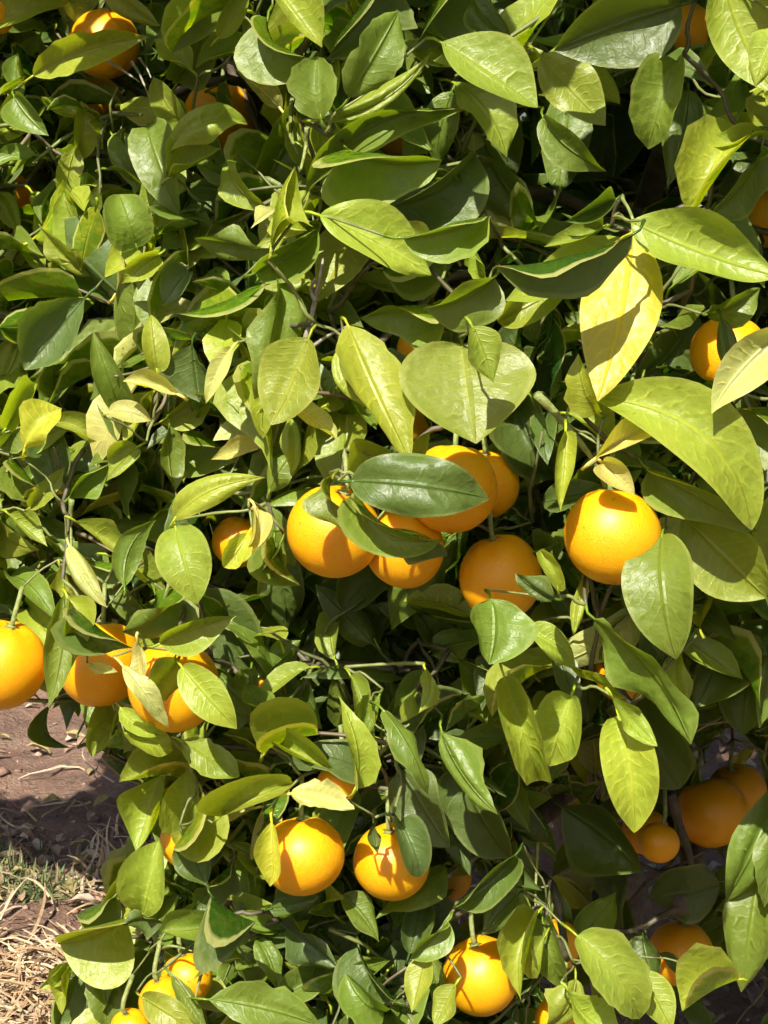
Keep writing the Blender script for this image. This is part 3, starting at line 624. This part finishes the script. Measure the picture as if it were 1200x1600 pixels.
def shoot(p, dirv, n, size, tones, vis):
    """a twig with alternate leaves"""
    p = np.array(p); d = nrm(np.array(dirv)); pts = [p]; L0 = n*0.016
    for i in range(n):
        d = nrm(d + np.array((rng.gauss(0, .18), rng.gauss(0, .18), rng.gauss(-0.03, .15)))); p = p + d*0.017; pts.append(p)
    if any(blocked(Vector(q)) for q in pts): return False
    ang = rng.uniform(0, 6.28); made = 0
    for i, q in enumerate(pts[1:]):
        t = nrm(pts[i+1]-pts[i]); ang += 2.4
        a = nrm(crs(t, (0.1, 0.3, 0.95))); b2 = crs(t, a)
        outd = a*math.cos(ang) + b2*math.sin(ang)
        dirn = nrm(outd*0.9 + t*0.5 + np.array((0, -0.15, -0.18)))
        Ls = size*rng.uniform(0.65, 1.2)
        base = q + dirn*0.012; tip = base + dirn*Ls
        ctr = (base+tip)/2
        if blocked(Vector(tip)) or blocked(Vector(ctr)): continue
        nn = nrm(np.array(TO_SUN)*rng.uniform(0.2, 1.0) + np.array((0, 0, 0.5)) + nr.normal(0, 0.45, 3))
        if vis: V, Fc, UV, end = blade(base, tip, nn, Ls*rng.uniform(0.42, 0.58), rng.uniform(-.08, .08), rng.uniform(-0.06, 0.2), rng.uniform(8, 42), rng.uniform(-.2, .3), rng.uniform(.012, .04), rng.uniform(-1, 1), 9, 4, 0.012, rng.uniform(.36, .46), rng.uniform(.82, 1.25), rng, int(rng.random() < .25), rng.choice((0, .8, 1.4, -.9)))
        else:
            tv, Fc, UV, end = rng.choice(TPL); zz = nrm(nn - dirn*(nn @ dirn)); V = base + (tv @ np.array((dirn, crs(zz, dirn), zz)))*Ls
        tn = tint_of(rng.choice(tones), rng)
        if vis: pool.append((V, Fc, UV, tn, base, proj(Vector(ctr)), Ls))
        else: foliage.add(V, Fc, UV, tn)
        made += 1
    if made == 0: return False
    V, Fc, UV = tube(pts, np.linspace(0.0024, 0.0011, len(pts)).tolist(), 4)
    c = rng.choice([(0.15, 0.18, 0.05), (0.11, 0.12, 0.045), (0.14, 0.11, 0.07)]); twigs.add(V, Fc, UV, c)
    bases.append(np.array(pts[0])); return True
# visible part
made = 0; tries = 0
while made < 940 and tries < 12000:
    tries += 1
    px, py = rng.uniform(-120, 1320), rng.uniform(-120, 1720)
    if made > 600: px = rng.uniform(-120, 640); py = rng.uniform(-120, 1150)
    if made > 780: px = rng.uniform(100, 800); py = rng.uniform(1150, 1680)
    if ((px-925)/150)**2 + ((py-255)/115)**2 < 1: continue
    low = sm(1120, 1300, py)
    if rng.random() < 0.15*low: continue
    d = front(px, py) + (0.06 if px > 430 or py > 900 else 0.0) + (0.40*(1-0.5*low))*rng.random()**1.2
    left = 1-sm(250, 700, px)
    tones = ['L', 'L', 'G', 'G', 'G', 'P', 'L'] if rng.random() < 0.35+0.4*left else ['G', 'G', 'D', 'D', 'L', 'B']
    if d > front(px, py) + 0.22: tones = ['D', 'D', 'G', 'B']  # deeper shoots get darker greens: shade of the hollows put into leaf colour
    if 400 < px < 740 and 900 < py < 1080: tones = ['D', 'D', 'G']  # central hollow: its shade is painted as dark leaf tones
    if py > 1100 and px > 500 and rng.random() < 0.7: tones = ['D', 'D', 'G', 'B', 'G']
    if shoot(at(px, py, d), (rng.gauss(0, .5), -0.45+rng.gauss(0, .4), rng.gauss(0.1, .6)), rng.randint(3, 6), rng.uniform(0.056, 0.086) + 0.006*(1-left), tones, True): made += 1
# unseen part of the crown, out of frame and behind
C0 = np.array((0.30, 2.55, 1.50)); RAD = np.array((1.30, 1.27, 1.10)); made = 0; tries = 0
while made < 1900 and tries < 12000:
    tries += 1
    v = nrm(nr.normal(0, 1, 3)); rr = 0.68 + 0.32*rng.random()**0.6; p = C0 + v*RAD*rr
    if p[2] < 0.62 + 0.25*sm(0.1, -0.8, p[0]): continue
    q = proj(Vector(p))
    if q and -150 < q[0] < 1350 and -150 < q[1] < 1750 and q[2] < front(q[0], q[1])+0.30: continue
    if q and 450 < q[0] < 1350 and q[1] > 1150 and q[2] > 2.0 and rng.random() < 0.75: continue
    if q and 0 < q[0] < 1200 and q[1] > 1050 and q[2] < 2.0: continue
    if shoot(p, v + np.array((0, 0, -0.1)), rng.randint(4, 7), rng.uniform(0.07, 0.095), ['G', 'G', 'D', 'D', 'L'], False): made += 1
# the crown's left shoulder, outside the picture: it shades the soil behind
made = 0; tries = 0
while made < 170 and tries < 4000:
    tries += 1; gx, gy = gpt(rng.uniform(-160, 230), rng.uniform(1228, 1340)); z = rng.uniform(1.25, 2.1); p = Vector((gx, gy, 0)) + TO_SUN*(z/TO_SUN.z); q = proj(p)
    if q and -90 < q[0] and q[1] > -90: continue
    if shoot(p, (rng.gauss(-.4, 1), rng.gauss(0, 1), rng.gauss(0, 1)), rng.randint(5, 8), rng.uniform(0.075, 0.1), ['G', 'D', 'L'], False): made += 1
# the far side of the crown, dense enough that no sky shows through
made = 0; tries = 0
while made < 520 and tries < 4000:
    tries += 1; px, py = rng.uniform(-250, 1450), rng.uniform(-300, 900); d = front(px, py) + rng.uniform(0.5, 1.5)
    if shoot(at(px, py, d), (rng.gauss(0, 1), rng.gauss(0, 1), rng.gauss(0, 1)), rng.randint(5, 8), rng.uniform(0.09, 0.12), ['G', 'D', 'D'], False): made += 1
# the nearest shoot leaves in the picture are leaves of their own, up to 300 in all; the rest stay one mass
def score(r):
    q = r[5]
    return 9 if not q or not (-20 < q[0] < 1220 and -20 < q[1] < 1620) else q[2] - front(q[0], q[1]) - r[6]
pool.sort(key=score)
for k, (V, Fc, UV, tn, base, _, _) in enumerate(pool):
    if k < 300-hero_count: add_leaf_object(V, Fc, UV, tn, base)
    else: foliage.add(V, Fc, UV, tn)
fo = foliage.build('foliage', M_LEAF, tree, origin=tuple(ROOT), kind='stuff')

# ------------------------------------------------------------------ twigs: every leaf base and shoot is joined to the nearest limb or twig nearer the trunk
cen = np.array((0.33, 2.5, 1.1)); rng = random.Random(9)
bases.sort(key=lambda p: np.linalg.norm(p-cen))
P = [p for p in nodes]; par = [-1]*len(P); n0 = len(P); arr = np.zeros((len(P)+len(bases), 3)); arr[:n0] = np.array(P); cnt = n0
dist0 = np.zeros(len(arr)); dist0[:n0] = np.linalg.norm(arr[:n0]-cen, axis=1)
for p in bases:
    dp = np.linalg.norm(p-cen)
    dd = np.linalg.norm(arr[:cnt]-p, axis=1) + 0.35*np.maximum(0, dist0[:cnt]-dp+0.01)*3
    par.append(int(np.argmin(dd))); arr[cnt] = p; dist0[cnt] = dp; cnt += 1
load = np.ones(cnt)
for i in range(cnt-1, n0-1, -1):
    if par[i] >= 0: load[par[i]] += load[i]
for i in range(n0, cnt):
    a, e = arr[par[i]], arr[i]; ln = np.linalg.norm(e-a)
    if ln < 0.004: continue
    m1 = (a+e)/2 + nr.normal(0, 0.04*ln, 3) + np.array((0, 0.10*ln, 0.02*ln))
    m2 = a*0.75+e*0.25 + nr.normal(0, 0.03*ln, 3)
    r = min(0.0042, 0.0009*load[i]**0.40); V, Fc, UV = tube(spline([a, m2, m1, e], 8), np.linspace(r*1.25, r, 8).tolist(), 5, 0.16, rng)
    c = rng.choice([(0.17, 0.20, 0.06), (0.13, 0.15, 0.05)]) if load[i] < 4 else (0.085, 0.075, 0.045)
    twigs.add(V, Fc, UV, c)
tw = twigs.build('twigs', M_TWIG, tree, origin=tuple(ROOT), kind='stuff')

# bare twigs and stalks that show: photo points, distance, radius (mm), material
BARE = [('dead_twig', [(478, 528), (490, 480), (500, 432), (505, 405)], 1.36, 2.1, M_DEAD), ('dead_twig', [(489, 540), (512, 525), (542, 510)], 1.345, 1.5, M_DEAD),
        ('dead_twig', [(493, 470), (486, 452), (492, 436)], 1.355, 1.8, M_DEAD), ('dead_twig', [(170, 96), (195, 112), (218, 128)], 1.54, 1.3, M_DEAD),
        ('dead_twig', [(206, 96), (220, 120), (232, 150)], 1.55, 1.3, M_DEAD), ('dead_twig', [(218, 90), (230, 108), (236, 122)], 1.55, 1.1, M_DEAD),
        ('bare_branch', [(590, 1458), (625, 1440), (655, 1412), (700, 1368), (760, 1330)], 1.60, 4.0, M_DEAD), ('green_stem', [(838, 616), (872, 650), (905, 690), (930, 725), (946, 762)], 1.345, 3.0, M_CALYX),
        ('green_stem', [(236, 990), (250, 960), (262, 920), (272, 870)], 1.47, 2.4, M_CALYX), ('green_stem', [(240, 998), (240, 965), (255, 940)], 1.48, 2.0, M_CALYX),
        ('dark_branch', [(1048, 1240), (1062, 1290), (1080, 1350), (1085, 1420)], 1.78, 5.0, M_BARK), ('dark_branch', [(1000, 1350), (1030, 1362), (1062, 1352), (1100, 1330)], 1.80, 2.5, M_BARK),
        ('bare_branch', [(-20, 494), (10, 492), (34, 490)], 1.66, 4.5, M_DEAD), ('bare_branch', [(46, 380), (48, 420), (44, 460)], 1.68, 6.5, M_DEAD),
        ('green_stem', [(112, 780), (110, 820), (112, 860)], 1.52, 2.4, M_CALYX), ('green_stem', [(246, 1482), (270, 1478), (300, 1486)], 1.54, 1.6, M_CALYX), ('green_stem', [(322, 1500), (312, 1530), (304, 1566)], 1.52, 1.8, M_CALYX),
        ('green_stem', [(840, 1300), (838, 1360), (836, 1430)], 1.60, 1.8, M_CALYX), 
        ('green_stem', [(480, 200), (478, 230), (470, 265)], 1.36, 2.2, M_CALYX), ('dark_branch', [(340, 70), (370, 130), (400, 190), (420, 240)], 1.66, 4.0, M_BARK), ('dark_branch', [(330, 300), (370, 325), (415, 350)], 1.62, 3.0, M_BARK),
        ('dark_branch', [(120, 660), (150, 690), (180, 710)], 1.66, 2.6, M_BARK), ('dark_branch', [(800, 300), (860, 306), (930, 330), (1000, 330)], 1.85, 9.0, M_BARK)]
for nm, px, d, r, m in BARE:
    pts = spline([tuple(at(x, y, d + 0.01*math.sin(i*2.1))) for i, (x, y) in enumerate(px)], 10)
    V, Fc, UV = tube(pts, np.linspace(r*1.2e-3, r*0.45e-3, 10).tolist(), 6, 0.14, rng); bb = Buf(); bb.add(V, Fc, UV, (1, 1, 1))
    bb.build(nm, m, tree, origin=tuple(pts[0]))
print('heroes', hero_count, 'leaves', len(leaf_objs), 'foliage verts', foliage.n, 'pool', len(pool), 'twig verts', twigs.n)
